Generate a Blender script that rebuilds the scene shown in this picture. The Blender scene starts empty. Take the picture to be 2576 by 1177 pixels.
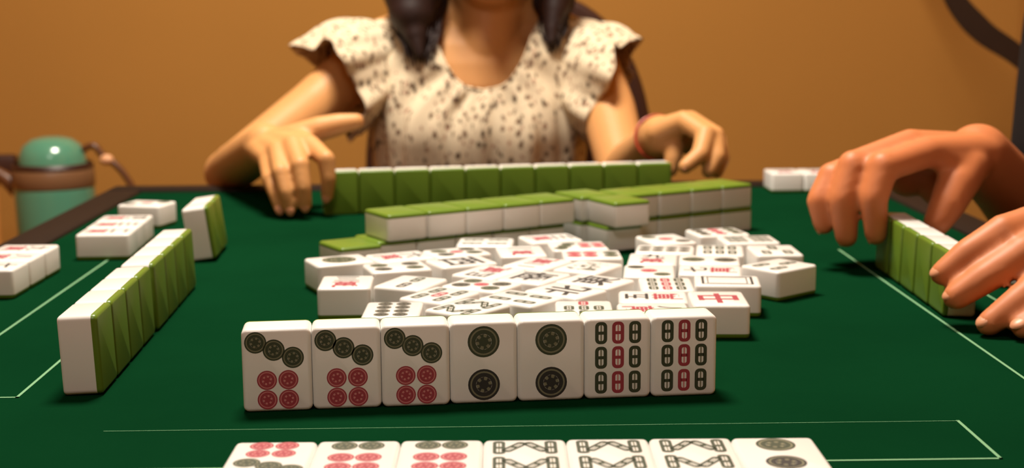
import bpy, bmesh, math, random
import numpy as np
from mathutils import Vector, Matrix, Euler, noise

# ------------------------------------------------------------------ units: "u" = 1.1 mm, z = 0 on the felt
S = 0.0011
TZ = 0.75
def P(x, y, z=0.0):
    return Vector((x * S, y * S, z * S + TZ))
scene = bpy.context.scene
COL = scene.collection
random.seed(4)

# ------------------------------------------------------------------ camera
cam = bpy.data.cameras.new('camera')
cam.sensor_width = 36.0
cam.lens = 3531.0 / 2576.0 * 36.0
cam.clip_start = 0.02
cam.dof.use_dof = True
cam.dof.focus_distance = 0.70
cam.dof.aperture_fstop = 10.0
cam_o = bpy.data.objects.new('camera', cam)
COL.objects.link(cam_o)
pitch, roll = 0.164075, -0.0062868
fw = Vector((0, math.cos(pitch), -math.sin(pitch)))
up = Vector((0, math.sin(pitch), math.cos(pitch)))
rt = Vector((1, 0, 0))
r2 = rt * math.cos(roll) + up * math.sin(roll)
u2 = up * math.cos(roll) - rt * math.sin(roll)
m = Matrix((r2, u2, -fw)).transposed().to_4x4()
m.translation = P(0, 0, 181.5)
cam_o.matrix_world = m
scene.camera = cam_o

# ------------------------------------------------------------------ world, lamp, exposure
world = bpy.data.worlds.new('world')
scene.world = world
world.use_nodes = True
world.node_tree.nodes['Background'].inputs[0].default_value = (1.0, 0.78, 0.52, 1)
world.node_tree.nodes['Background'].inputs[1].default_value = 0.12
def area(name, loc, size, power, col, target):
    l = bpy.data.lights.new(name, 'AREA')
    l.shape = 'DISK'
    l.size = size
    l.energy = power
    l.color = col
    o = bpy.data.objects.new(name, l)
    COL.objects.link(o)
    o.location = loc
    o.rotation_euler = (Vector(target) - Vector(loc)).to_track_quat('-Z', 'Y').to_euler()
    return o
LAMP = (-150, 1130, 1330)
area('ceiling_lamp_light', P(*LAMP), 0.42, 46.0, (1.0, 0.91, 0.77), P(LAMP[0], LAMP[1], 0))
area('front_fill_light', P(-250, -500, 1450), 0.5, 11.0, (1.0, 0.95, 0.87), P(-250, -500, 0))  # added fill without a fixture, brightens the tile fronts facing the camera
vs = scene.view_settings
scene.display_settings.display_device = 'sRGB'
vs.view_transform = 'Standard'
vs.look = 'None'
vs.exposure = 0.0
vs.gamma = 1.0
vs.use_curve_mapping = False
scene.cycles.use_denoising = True

# ------------------------------------------------------------------ materials
def lin(c):
    return tuple(((v / 255) / 12.92 if v / 255 <= 0.04045 else ((v / 255 + 0.055) / 1.055) ** 2.4) for v in c)
def mat(name, rgb, rough=0.5, spec=0.5, var=0.0, scale=40.0, sss=0.0, metal=0.0, bump=0.0, bscale=300.0, coat=0.0, sheen=0.0):
    M = bpy.data.materials.new(name)
    M.use_nodes = True
    nt = M.node_tree
    b = nt.nodes['Principled BSDF']
    c = lin(rgb)
    b.inputs['Base Color'].default_value = (*c, 1)
    b.inputs['Roughness'].default_value = rough
    b.inputs['Specular IOR Level'].default_value = spec
    b.inputs['Metallic'].default_value = metal
    if coat:
        b.inputs['Coat Weight'].default_value = coat
        b.inputs['Coat Roughness'].default_value = 0.15
    if sheen:
        b.inputs['Sheen Weight'].default_value = sheen
    if sss:
        b.inputs['Subsurface Weight'].default_value = sss
        b.inputs['Subsurface Radius'].default_value = (0.008, 0.003, 0.0015)
        b.inputs['Subsurface Scale'].default_value = 1.0
    tc = nt.nodes.new('ShaderNodeTexCoord')
    if var:
        n = nt.nodes.new('ShaderNodeTexNoise')
        n.inputs['Scale'].default_value = scale
        n.inputs['Detail'].default_value = 4
        nt.links.new(tc.outputs['Object'], n.inputs['Vector'])
        mx = nt.nodes.new('ShaderNodeMix')
        mx.data_type = 'RGBA'
        mx.inputs[6].default_value = (*[v * (1 - var) for v in c], 1)
        mx.inputs[7].default_value = (*[min(1, v * (1 + var)) for v in c], 1)
        nt.links.new(n.outputs['Fac'], mx.inputs[0])
        nt.links.new(mx.outputs[2], b.inputs['Base Color'])
    if bump:
        n2 = nt.nodes.new('ShaderNodeTexNoise')
        n2.inputs['Scale'].default_value = bscale
        n2.inputs['Detail'].default_value = 3
        nt.links.new(tc.outputs['Object'], n2.inputs['Vector'])
        bp = nt.nodes.new('ShaderNodeBump')
        bp.inputs['Strength'].default_value = bump
        bp.inputs['Distance'].default_value = 0.001
        nt.links.new(n2.outputs['Fac'], bp.inputs['Height'])
        nt.links.new(bp.outputs['Normal'], b.inputs['Normal'])
    return M

def blouse_material():
    M = bpy.data.materials.new('floral_cotton')
    M.use_nodes = True
    nt = M.node_tree
    b = nt.nodes['Principled BSDF']
    b.inputs['Roughness'].default_value = 0.85
    b.inputs['Specular IOR Level'].default_value = 0.2
    tc = nt.nodes.new('ShaderNodeTexCoord')
    col = None
    base = (*lin((214, 196, 168)), 1)
    for k, (sc, rot, thr, dark, lite) in enumerate([
            ((105, 105, 66), 0.5, 0.27, (58, 48, 32), (128, 100, 80)),
            ((130, 130, 82), -0.7, 0.23, (96, 80, 52), (184, 138, 118))]):
        mp = nt.nodes.new('ShaderNodeMapping')
        mp.inputs['Scale'].default_value = sc
        mp.inputs['Rotation'].default_value = (0, rot, 0.3)
        mp.inputs['Location'].default_value = (0.13 * k, 0.31 * k, 0.7 * k)
        nt.links.new(tc.outputs['Object'], mp.inputs['Vector'])
        nz = nt.nodes.new('ShaderNodeTexNoise')
        nz.inputs['Scale'].default_value = 1.6
        nt.links.new(mp.outputs['Vector'], nz.inputs['Vector'])
        ad = nt.nodes.new('ShaderNodeMixRGB')
        ad.blend_type = 'LINEAR_LIGHT'
        ad.inputs[0].default_value = 0.35
        nt.links.new(mp.outputs['Vector'], ad.inputs[1])
        nt.links.new(nz.outputs['Color'], ad.inputs[2])
        vo = nt.nodes.new('ShaderNodeTexVoronoi')
        vo.inputs['Scale'].default_value = 1.0
        nt.links.new(ad.outputs[0], vo.inputs['Vector'])
        lt = nt.nodes.new('ShaderNodeMapRange')
        lt.inputs['From Min'].default_value = thr + 0.08
        lt.inputs['From Max'].default_value = thr - 0.04
        nt.links.new(vo.outputs['Distance'], lt.inputs['Value'])
        c2 = nt.nodes.new('ShaderNodeMix')
        c2.data_type = 'RGBA'
        c2.inputs[6].default_value = (*lin(dark), 1)
        c2.inputs[7].default_value = (*lin(lite), 1)
        nt.links.new(vo.outputs['Color'], c2.inputs[0])
        mx = nt.nodes.new('ShaderNodeMix')
        mx.data_type = 'RGBA'
        nt.links.new(lt.outputs['Result'], mx.inputs[0])
        if col is None:
            mx.inputs[6].default_value = base
        else:
            nt.links.new(col, mx.inputs[6])
        nt.links.new(c2.outputs[2], mx.inputs[7])
        col = mx.outputs[2]
    nt.links.new(col, b.inputs['Base Color'])
    return M

M_WHITE = mat('tile_ivory', (238, 235, 231), 0.28, 0.5, coat=0.2)
M_GREEN = mat('tile_green', (96, 124, 36), 0.35, 0.4, var=0.08, scale=30)
M_INKG = mat('ink_green', (58, 66, 46), 0.6)
M_INKD = mat('ink_dark', (44, 42, 40), 0.6)
M_INKR = mat('ink_red', (158, 56, 68), 0.6)
M_WASHG = mat('ink_wash_green', (124, 122, 98), 0.5)
M_WASHR = mat('ink_wash_red', (206, 130, 130), 0.5)
M_FELT = mat('green_felt', (8, 48, 25), 1.0, 0.0, var=0.22, scale=9, bump=0.2, bscale=900)
M_LINE = mat('felt_line', (120, 165, 125), 0.9, 0.1)
M_RIM = mat('dark_rim', (24, 14, 10), 0.6, 0.2, var=0.2, scale=15)
M_WALL = mat('wall_paint', (176, 124, 58), 0.85, 0.2, var=0.06, scale=3, bump=0.08, bscale=60)
M_CEIL = mat('ceiling_paint', (225, 205, 170), 0.9, 0.2)
M_FLOOR = mat('floor_wood', (120, 78, 46), 0.5, 0.4, var=0.25, scale=12)
M_SKINW = mat('skin_light', (206, 148, 92), 0.5, 0.35, var=0.05, scale=60, sss=0.12)
M_SKINM = mat('skin_tan', (200, 120, 74), 0.5, 0.35, var=0.07, scale=60, sss=0.12)
M_NAIL = mat('nail', (212, 146, 108), 0.4, 0.5)
M_HAIR = mat('hair_dark', (36, 16, 13), 0.55, 0.4, var=0.3, scale=90)
M_BLOUSE = blouse_material()
M_BLACK = mat('black_cloth', (26, 20, 20), 0.9, 0.2, var=0.15, scale=50, bump=0.2, bscale=500)
M_NAVY = mat('navy_cloth', (30, 34, 52), 0.9, 0.2, var=0.15, scale=50)
M_CHAIR = mat('chair_brown', (58, 30, 20), 0.45, 0.45, var=0.2, scale=14)
M_TAN = mat('chair_panel', (205, 140, 72), 0.5, 0.4, var=0.1, scale=10)
M_TEAL = mat('teal_enamel', (84, 140, 114), 0.18, 0.6, coat=0.4)
M_BAND = mat('kettle_band', (120, 84, 56), 0.35, 0.5)
M_HANDLE = mat('kettle_handle', (98, 58, 30), 0.4, 0.5)
M_HIGHLIGHT = mat('kettle_highlight', (225, 165, 120), 0.4, 0.5)  # pale colour of the highlight painted on the handle
M_STRAP = mat('strap_leather', (40, 24, 16), 0.5, 0.4, var=0.15, scale=30)
M_BRACE = mat('bracelet_red', (170, 60, 30), 0.5)
M_METAL = mat('brushed_metal', (190, 185, 175), 0.3, 0.5, metal=1.0)
M_EYE = mat('eye_white', (230, 222, 212), 0.2)
M_IRIS = mat('iris_brown', (40, 22, 14), 0.2)
M_LIP = mat('lip', (190, 96, 84), 0.45)
M_GLOW = bpy.data.materials.new('lamp_diffuser')
M_GLOW.use_nodes = True
_b = M_GLOW.node_tree.nodes['Principled BSDF']
_b.inputs['Base Color'].default_value = (1, .95, .85, 1)
_b.inputs['Emission Color'].default_value = (1, .86, .66, 1)
_b.inputs['Emission Strength'].default_value = 3.0

# ------------------------------------------------------------------ helpers
def link(name, mesh, mats=None, parent=None):
    o = bpy.data.objects.new(name, mesh)
    COL.objects.link(o)
    if mats:
        for mm in (mats if isinstance(mats, (list, tuple)) else [mats]):
            mesh.materials.append(mm)
    if parent:
        o.parent = parent
    return o
def bm_obj(name, bm, mats, parent=None, smooth=True, angle=40):
    bm.normal_update()
    me = bpy.data.meshes.new(name)
    bm.to_mesh(me)
    bm.free()
    if smooth:
        for p in me.polygons:
            p.use_smooth = True
        try:
            me.set_sharp_from_angle(angle=math.radians(angle))
        except Exception:
            pass
    return link(name, me, mats, parent)
def tag(o, label, cat, group=None, kind=None):
    o['label'] = label
    o['category'] = cat
    if group:
        o['group'] = group
    if kind:
        o['kind'] = kind
    return o
def empty(name, loc, rz=0.0):
    o = bpy.data.objects.new(name, None)
    o.empty_display_size = 0.02
    COL.objects.link(o)
    o.location = loc
    o.rotation_euler = (0, 0, rz)
    return o
def add_box(bm, c, size, bevel=0.0, seg=2, rot=None):
    """c and size in local metres"""
    r = bmesh.ops.create_cube(bm, size=1.0)
    vs_ = r['verts']
    M = Matrix.Translation(Vector(c)) @ (rot.to_4x4() if rot is not None else Matrix()) @ Matrix.Diagonal((*size, 1))
    bmesh.ops.transform(bm, matrix=M, verts=vs_)
    if bevel:
        es = list({e for v in vs_ for e in v.link_edges})
        bmesh.ops.bevel(bm, geom=es, offset=bevel, segments=seg, profile=0.5, affect='EDGES')
def add_cone(bm, p0, r0, p1, r1, seg=20):
    """round cone: two spheres and the frustum between them (metres)"""
    p0, p1 = Vector(p0), Vector(p1)
    d = p1 - p0
    L = d.length
    if L < 1e-6:
        L = 1e-6
        d = Vector((0, 0, 1e-6))
    q = d.to_track_quat('Z', 'Y').to_matrix().to_4x4()
    for p, r in ((p0, r0), (p1, r1)):
        bmesh.ops.create_uvsphere(bm, u_segments=seg, v_segments=seg // 2, radius=r, matrix=Matrix.Translation(p))
    bmesh.ops.create_cone(bm, cap_ends=True, segments=seg, radius1=r0, radius2=r1, depth=L,
                          matrix=Matrix.Translation((p0 + p1) / 2) @ q)
def add_ell(bm, c, r, rot=None, seg=28):
    M = Matrix.Translation(Vector(c)) @ (rot.to_4x4() if rot is not None else Matrix()) @ Matrix.Diagonal((*r, 1))
    bmesh.ops.create_uvsphere(bm, u_segments=seg, v_segments=seg // 2, radius=1.0, matrix=M)
def tube(bm, pts, radii, seg=8, cap=True):
    pts = [Vector(p) for p in pts]
    n = len(pts)
    rings = []
    prev = None
    for i, p in enumerate(pts):
        t = (pts[min(i + 1, n - 1)] - pts[max(i - 1, 0)]).normalized()
        if prev is None:
            a = t.orthogonal().normalized()
        else:
            a = (prev - t * prev.dot(t)).normalized()
        prev = a
        b = t.cross(a)
        r = radii[i] if isinstance(radii, (list, tuple)) else radii
        rings.append([bm.verts.new(p + (a * math.cos(2 * math.pi * k / seg) + b * math.sin(2 * math.pi * k / seg)) * r) for k in range(seg)])
    for i in range(n - 1):
        for k in range(seg):
            bm.faces.new((rings[i][k], rings[i][(k + 1) % seg], rings[i + 1][(k + 1) % seg], rings[i + 1][k]))
    if cap:
        bm.faces.new(list(reversed(rings[0])))
        bm.faces.new(rings[-1])
def lathe(bm, prof, c=(0, 0, 0), seg=40):
    """prof: list of (r, z) from bottom to top"""
    c = Vector(c)
    rings = []
    for r, z in prof:
        if r < 1e-6:
            rings.append([bm.verts.new(c + Vector((0, 0, z)))])
        else:
            rings.append([bm.verts.new(c + Vector((r * math.cos(2 * math.pi * k / seg), r * math.sin(2 * math.pi * k / seg), z))) for k in range(seg)])
    for a, b in zip(rings, rings[1:]):
        for k in range(seg):
            j = (k + 1) % seg
            if len(a) == 1 and len(b) > 1:
                bm.faces.new((a[0], b[j], b[k]))
            elif len(b) == 1 and len(a) > 1:
                bm.faces.new((a[k], a[j], b[0]))
            elif len(a) > 1:
                bm.faces.new((a[k], a[j], b[j], b[k]))
def spline(pts, n):
    """Catmull-Rom through pts, n samples"""
    pts = [Vector(p) for p in pts]
    q = [pts[0] * 2 - pts[1]] + pts + [pts[-1] * 2 - pts[-2]]
    out = []
    m_ = len(pts) - 1
    for i in range(n):
        t = i / (n - 1) * m_
        k = min(int(t), m_ - 1)
        f = t - k
        a, b, c, d = q[k], q[k + 1], q[k + 2], q[k + 3]
        out.append(0.5 * ((2 * b) + (c - a) * f + (2 * a - 5 * b + 4 * c - d) * f * f + (3 * b - a - 3 * c + d) * f ** 3))
    return out
def remesh(bm, voxel, smooth=6, name='tmp'):
    """union of overlapping volumes as one continuous skin"""
    me = bpy.data.meshes.new(name)
    bm.to_mesh(me)
    bm.free()
    o = bpy.data.objects.new(name, me)
    COL.objects.link(o)
    md = o.modifiers.new('r', 'REMESH')
    md.mode = 'VOXEL'
    md.voxel_size = voxel
    md.use_smooth_shade = True
    ms = o.modifiers.new('s', 'SMOOTH')
    ms.factor = 0.5
    ms.iterations = smooth
    dg = bpy.context.evaluated_depsgraph_get()
    out = bpy.data.meshes.new_from_object(o.evaluated_get(dg))
    bpy.data.objects.remove(o)
    bpy.data.meshes.remove(me)
    for p in out.polygons:
        p.use_smooth = True
    return out

# ------------------------------------------------------------------ the room
def structure(name, c, size, m_):
    bm = bmesh.new()
    add_box(bm, (0, 0, 0), size)
    o = bm_obj(name, bm, m_, smooth=False)
    o.location = c
    o['kind'] = 'structure'
    return o
FZ = 0.0
X0, X1, Y0, Y1, H_ROOM = -1.75, 0.865, -1.4, 2.42, 2.6
structure('floor', ((X0 + X1) / 2, (Y0 + Y1) / 2, -0.05), (X1 - X0 + .2, Y1 - Y0 + .2, 0.1), M_FLOOR)
structure('ceiling', ((X0 + X1) / 2, (Y0 + Y1) / 2, H_ROOM + .05), (X1 - X0 + .2, Y1 - Y0 + .2, 0.1), M_CEIL)
structure('wall_back', ((X0 + X1) / 2, Y1 + .05, H_ROOM / 2), (X1 - X0 + .2, 0.1, H_ROOM), M_WALL)
structure('wall_front', ((X0 + X1) / 2, Y0 - .05, H_ROOM / 2), (X1 - X0 + .2, 0.1, H_ROOM), M_WALL)
structure('wall_right', (X1 + .05, (Y0 + Y1) / 2, H_ROOM / 2), (0.1, Y1 - Y0, H_ROOM), M_WALL)
structure('wall_left', (X0 - .05, (Y0 + Y1) / 2, H_ROOM / 2), (0.1, Y1 - Y0, H_ROOM), M_WALL)
structure('baseboard_back', ((X0 + X1) / 2, Y1 - .008, 0.05), (X1 - X0, 0.016, 0.1), M_CHAIR)

# lamp over the table (its light is set at the top of the script)
lamp = empty('ceiling_lamp', (LAMP[0] * S, LAMP[1] * S, H_ROOM))
tag(lamp, 'round pendant lamp hanging from the ceiling above the green table', 'lamp')
bm = bmesh.new(); lathe(bm, [(0, -0.03), (0.05, -0.03), (0.055, 0)], seg=32); bm_obj('canopy', bm, M_METAL, lamp)
zl = LAMP[2] * S + TZ - H_ROOM
bm = bmesh.new(); tube(bm, [(0, 0, -0.02), (0, 0, zl + 0.10)], 0.005); bm_obj('cord', bm, M_BLACK, lamp)
bm = bmesh.new(); lathe(bm, [(0.25, zl + 0.02), (0.25, zl + 0.05), (0.10, zl + 0.10), (0, zl + 0.105)], seg=48); bm_obj('lamp_shade', bm, M_METAL, lamp)
bm = bmesh.new(); lathe(bm, [(0, zl + 0.012), (0.245, zl + 0.012), (0.245, zl + 0.03), (0, zl + 0.031)], seg=48); bm_obj('diffuser', bm, M_GLOW, lamp)

# ------------------------------------------------------------------ mahjong table
TC = (2, 926)                       # centre of the table; the felt's print is centred on (2, 826)
TROT = 0.02
table = empty('mahjong_table', (TC[0] * S, TC[1] * S, 0), TROT)
tag(table, 'mahjong table covered in green felt with white lines and a dark rim', 'table')
hx, hy, rim = 354 * S, 438 * S, 36 * S
bm = bmesh.new()
add_box(bm, (0, 0, TZ - 0.005), (2 * hx, 2 * hy, 0.01))
def strip(bm, a, b, w):
    a, b = Vector((*a, 0)) * S, Vector((*b, 0)) * S
    d = (b - a).normalized()
    n = Vector((-d.y, d.x, 0)) * w * S / 2
    a -= d * w * S / 2; b += d * w * S / 2
    z = Vector((0, -100 * S, TZ + 0.00025))
    f = bm.faces.new([bm.verts.new(p + z) for p in (a - n, b - n, b + n, a + n)])
    f.material_index = 1
for k in range(4):
    c, s = [(1, 0), (0, 1), (-1, 0), (0, -1)][k]
    def R_(x, y):
        return (c * x - s * y, s * x + c * y)
    for a, b, w in (((-185, -240), (185, -240), 0.35 if k == 0 else 1.5), ((-185, -291), (185, -291), 1.5), ((-185, -240), (-185, -291), 1.5), ((185, -240), (185, -291), 1.5)):
        if k == 2 or (k == 0 and a == (-185, -240) and b[0] < 0):
            continue                  # worn away
        if k == 1 and a[0] == 185:
            continue
        strip(bm, R_(*a), R_(*b), w)
bm_obj('felt_top', bm, [M_FELT, M_LINE], table, smooth=False)
bm = bmesh.new()
for sx, sy, lx, ly in ((0, 1, hx + rim, rim / 2), (0, -1, hx + rim, rim / 2), (1, 0, rim / 2, hy), (-1, 0, rim / 2, hy)):
    add_box(bm, (sx * (hx + rim / 2), sy * (hy + rim / 2), TZ - 0.022), (2 * lx, 2 * ly, 0.05), 0.004)
bm_obj('rim', bm, M_RIM, table)
bm = bmesh.new(); add_box(bm, (0, 0, TZ - 0.06), (2 * hx * .94, 2 * hy * .94, 0.10), 0.006); bm_obj('apron', bm, M_RIM, table)
for sx in (-1, 1):
    for sy in (-1, 1):
        bm = bmesh.new()
        add_cone(bm, (sx * hx * .86, sy * hy * .88, TZ - .10), 0.030, (sx * hx * .86, sy * hy * .88, 0.021), 0.021, 16)
        bm_obj('leg', bm, M_RIM, table)

# ------------------------------------------------------------------ mahjong tiles
W_, H_, D_ = 31 * S, 38.4 * S, 18.8 * S
GT = 2.9 * S                         # thickness of the green layer
def tile_halves():
    bm = bmesh.new()
    add_box(bm, (0, 0, 0), (W_ - .0001, H_ - .0003, D_))
    es = [e for e in bm.edges if abs(e.verts[0].co.z - e.verts[1].co.z) > D_ * .5]
    bmesh.ops.bevel(bm, geom=es, offset=2.7 * S, segments=4, profile=0.5, affect='EDGES')
    es = [e for e in bm.edges if abs(e.verts[0].co.z - e.verts[1].co.z) < 1e-6 and len(e.link_faces) == 2 and e.calc_face_angle(0) > 1.0]
    bmesh.ops.bevel(bm, geom=es, offset=1.8 * S, segments=3, profile=0.5, affect='EDGES')
    out = []
    for side in (0, 1):
        b = bm.copy()
        r = bmesh.ops.bisect_plane(b, geom=b.verts[:] + b.edges[:] + b.faces[:], plane_co=(0, 0, -D_ / 2 + GT), plane_no=(0, 0, 1),
                                   clear_outer=(side == 0), clear_inner=(side == 1))
        bmesh.ops.holes_fill(b, edges=[e for e in r['geom_cut'] if isinstance(e, bmesh.types.BMEdge)])
        out.append(b)
    bm.free()
    return out                       # [green back, white body]
_back, _body = tile_halves()
ME_BACK = bpy.data.meshes.new('tile_back')
_back.to_mesh(ME_BACK); _back.free()
ME_BACK.materials.append(M_GREEN)
def shade(me, ang=35):
    for p in me.polygons:
        p.use_smooth = True
    me.set_sharp_from_angle(angle=math.radians(ang))
shade(ME_BACK)
ZF = D_ / 2 + 0.00006
def poly(bm, pts, mi, z=ZF):
    try:
        f = bm.faces.new([bm.verts.new((x * S, y * S, z)) for x, y in pts])
    except ValueError:
        return
    f.material_index = mi
    f.normal_update()
    if f.normal.z < 0:
        f.normal_flip()
def ring(bm, x, y, r1, r0, mi, n=28):
    for k in range(n):
        a, b = 2 * math.pi * k / n, 2 * math.pi * (k + 1) / n
        poly(bm, [(x + r0 * math.cos(a), y + r0 * math.sin(a)), (x + r1 * math.cos(a), y + r1 * math.sin(a)),
                  (x + r1 * math.cos(b), y + r1 * math.sin(b)), (x + r0 * math.cos(b), y + r0 * math.sin(b))], mi)
def disc(bm, x, y, r, mi):
    poly(bm, [(x + r * math.cos(2 * math.pi * k / 20), y + r * math.sin(2 * math.pi * k / 20)) for k in range(20)], mi)
def dot(bm, x, y, r, mi):
    wash = 5 if mi == 2 else 4
    ring(bm, x, y, r, r * .86, mi)
    ring(bm, x, y, r * .86, r * .76, wash)
    ring(bm, x, y, r * .76, r * .50, mi)
    for k in range(12):               # spokes of the rosette between the two inner rings
        a, b = 2 * math.pi * k / 12, 2 * math.pi * (k + 1) / 12
        poly(bm, [(x + r * q * math.cos(t), y + r * q * math.sin(t)) for q, t in ((.30, a), (.50, a), (.50, b), (.30, b))], mi if k % 2 else wash)
    disc(bm, x, y, r * .30, mi)
def bam(bm, x, y, w, h, mi, ang=0.0):
    c, s = math.cos(ang), math.sin(ang)
    def q(px, py):
        return (x + c * px - s * py, y + s * px + c * py)
    def outline(hw, hh, n=6):
        o = []
        for cx, cy, a0 in ((hw - hw * .8, hh - hw * .8, 0), (-(hw - hw * .8), hh - hw * .8, 90), (-(hw - hw * .8), -(hh - hw * .8), 180), (hw - hw * .8, -(hh - hw * .8), 270)):
            for k in range(n):
                a = math.radians(a0 + 90 * k / (n - 1))
                o.append((cx + hw * .8 * math.cos(a), cy + hw * .8 * math.sin(a)))
        return o
    A, B = outline(w / 2, h / 2), outline(w / 2 * .42, h / 2 * .72)
    for k in range(len(A)):
        j = (k + 1) % len(A)
        poly(bm, [q(*B[k]), q(*A[k]), q(*A[j]), q(*B[j])], mi)
    poly(bm, [q(-w * .25, -h * .07), q(w * .25, -h * .07), q(w * .25, h * .07), q(-w * .25, h * .07)], mi)
    wash = 5 if mi == 2 else 4
    for sg in (1, -1):
        poly(bm, [q(-w * .06, sg * h * .07), q(w * .06, sg * h * .07), q(w * .06, sg * h * .36), q(-w * .06, sg * h * .36)], wash)
def glyph(bm, ch, cx, cy, size, mi):
    cu = bpy.data.curves.new('glyph', 'FONT')
    cu.body = ch
    cu.align_x = 'CENTER'
    cu.align_y = 'CENTER'
    cu.size = 1.0
    cu.offset = 0.02
    o = bpy.data.objects.new('glyph', cu)
    COL.objects.link(o)
    dg = bpy.context.evaluated_depsgraph_get()
    me = bpy.data.meshes.new_from_object(o.evaluated_get(dg))
    vs_ = [v.co.copy() for v in me.vertices]
    if vs_:
        xs = [v.x for v in vs_]; ys = [v.y for v in vs_]
        k = size / max(max(xs) - min(xs), max(ys) - min(ys), 0.3)
        mxx, myy = (max(xs) + min(xs)) / 2, (max(ys) + min(ys)) / 2
        for p in me.polygons:
            poly(bm, [((vs_[i].x - mxx) * k + cx, (vs_[i].y - myy) * k + cy) for i in p.vertices], mi)
    bpy.data.objects.remove(o)
    bpy.data.meshes.remove(me)
    bpy.data.curves.remove(cu)
G, R, K = 1, 2, 3
NUM = '一二三四五六七八九'
def pattern(bm, code):
    k, n = code[0], code[1:]
    if k == 'd':
        n = int(n)
        if n == 1:
            dot(bm, 0, 0, 11, G)
        elif n == 2:
            dot(bm, 0, 9.9, 7.3, G); dot(bm, 0, -10.2, 7.3, K)
        elif n == 3:
            dot(bm, -8, 11, 5.2, G); dot(bm, 0, 0, 5.2, R); dot(bm, 8, -11, 5.2, K)
        elif n in (4, 5):
            for x in (-6.5, 6.5):
                for y in (-10, 10):
                    dot(bm, x, y, 5.6, G if x * y > 0 else K)
            if n == 5:
                dot(bm, 0, 0, 4.6, R)
        elif n == 6:
            for x in (-5, 5):
                dot(bm, x, 12.3, 4.9, G); dot(bm, x, -1.0, 4.9, R); dot(bm, x, -11.5, 4.9, R)
        elif n == 7:
            dot(bm, -9.2, 13, 4.9, G); dot(bm, -1.2, 9.4, 4.9, G); dot(bm, 7.2, 5.8, 4.9, G)
            for x in (-4.6, 4.9):
                dot(bm, x, -4.4, 4.45, R); dot(bm, x, -13.4, 4.45, R)
        elif n == 8:
            for x in (-5, 5):
                for y in (-13, -4.4, 4.4, 13):
                    dot(bm, x, y, 4.1, K)
        elif n == 9:
            for x in (-8.6, 0, 8.6):
                for y, c in ((12, G), (0, R), (-12, K)):
                    dot(bm, x, y, 4.2, c)
    elif k == 'b':
        n = int(n)
        if n == 2:
            bam(bm, 0, 8.5, 6, 14, G); bam(bm, 0, -8.5, 6, 14, K)
        elif n == 3:
            bam(bm, 0, 8.5, 6, 14, G); bam(bm, -7, -8.5, 6, 14, G); bam(bm, 7, -8.5, 6, 14, G)
        elif n in (4, 5):
            for x in (-7.5, 7.5):
                for y in (-8.5, 8.5):
                    bam(bm, x, y, 5.8, 14, G)
            if n == 5:
                bam(bm, 0, 0, 5.8, 13, R)
        elif n in (6, 7):
            hh = 14 if n == 6 else 10.5
            for x in (-8, 0, 8):
                for y in ((8.5, -8.5) if n == 6 else (0.3, -11.3)):
                    bam(bm, x, y, 5.6, hh, G)
            if n == 7:
                bam(bm, 0, 12, 5.6, 10, R)
        elif n == 8:
            for sgn in (1, -1):
                for x in (-9.6, 9.6):
                    bam(bm, x, sgn * 9, 4.6, 15, G)
                bam(bm, -4.0, sgn * 9.6, 4.2, 13, G, -sgn * 0.62)
                bam(bm, 4.0, sgn * 9.6, 4.2, 13, G, sgn * 0.62)
        elif n == 9:
            for x in (-7.9, 0, 7.9):
                for y in (12.2, 0.6, -11.2):
                    bam(bm, x, y, 5.6, 10.4, R if x == 0 else G)
    elif k == 'w':
        glyph(bm, NUM[int(n) - 1], 0, 9, 15 if n != '1' else 16, K)
        glyph(bm, '萬', 0, -8, 17, R)
    elif k == 'x':
        glyph(bm, n, 0, 0, 25, {'中': R, '發': G}.get(n, K))
    elif k == 'f':                   # blank dragon: a double frame
        for a, b in ((1.0, .87), (.78, .72)):
            w, h = 11.5, 15
            for sx, sy in ((0, 1), (0, -1)):
                poly(bm, [(-w * a, sy * h * a), (w * a, sy * h * a), (w * a, sy * (h * a - w * (a - b))), (-w * a, sy * (h * a - w * (a - b)))], K)
            for sx in (1, -1):
                poly(bm, [(sx * w * a, -h * a), (sx * w * a, h * a), (sx * w * b, h * a), (sx * w * b, -h * a)], K)
BODY = {}
def body_mesh(code):
    if code not in BODY:
        bm = _body.copy()
        if code:
            pattern(bm, code)
        me = bpy.data.meshes.new('tile_body')
        bm.to_mesh(me); bm.free()
        for mm in (M_WHITE, M_INKG, M_INKR, M_INKD, M_WASHG, M_WASHR):
            me.materials.append(mm)
        shade(me)
        BODY[code] = me
    return BODY[code]
POSE = {'up': Matrix.Translation((0, 0, D_ / 2)),
        'down': Matrix.Translation((0, 0, D_ / 2)) @ Matrix.Rotation(math.pi, 4, 'Y'),
        'stand': Matrix.Translation((0, 0, H_ / 2)) @ Matrix.Rotation(math.pi / 2, 4, 'X')}
def tile(code, pose, x, y, z, rz, label, group, lean=0.0, flip=False, lean_edge=0.0):
    """(x, y, z) = middle of the footprint in u; rz in degrees; 'stand' faces -y before turning"""
    root = empty('mahjong_tile', P(x, y, z), math.radians(rz))
    pm = POSE[pose]
    if flip:
        pm = pm @ Matrix.Rotation(math.pi, 4, 'Z')
    if lean:                          # tip over the far (back) or near edge of the footprint
        e = Matrix.Translation((0, (D_ / 2 if lean > 0 else -D_ / 2), 0))
        pm = e @ Matrix.Rotation(-lean, 4, 'X') @ e.inverted() @ pm
    for nm, me in (('face_body', body_mesh(code)), ('green_back', ME_BACK)):
        o = bpy.data.objects.new(nm, me)
        COL.objects.link(o)
        o.parent = root
        o.matrix_local = pm
    tag(root, label, 'mahjong tile', group)
    return root
ORD = ['first', 'second', 'third', 'fourth', 'fifth', 'sixth', 'seventh', 'eighth', 'ninth', 'tenth']
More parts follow.
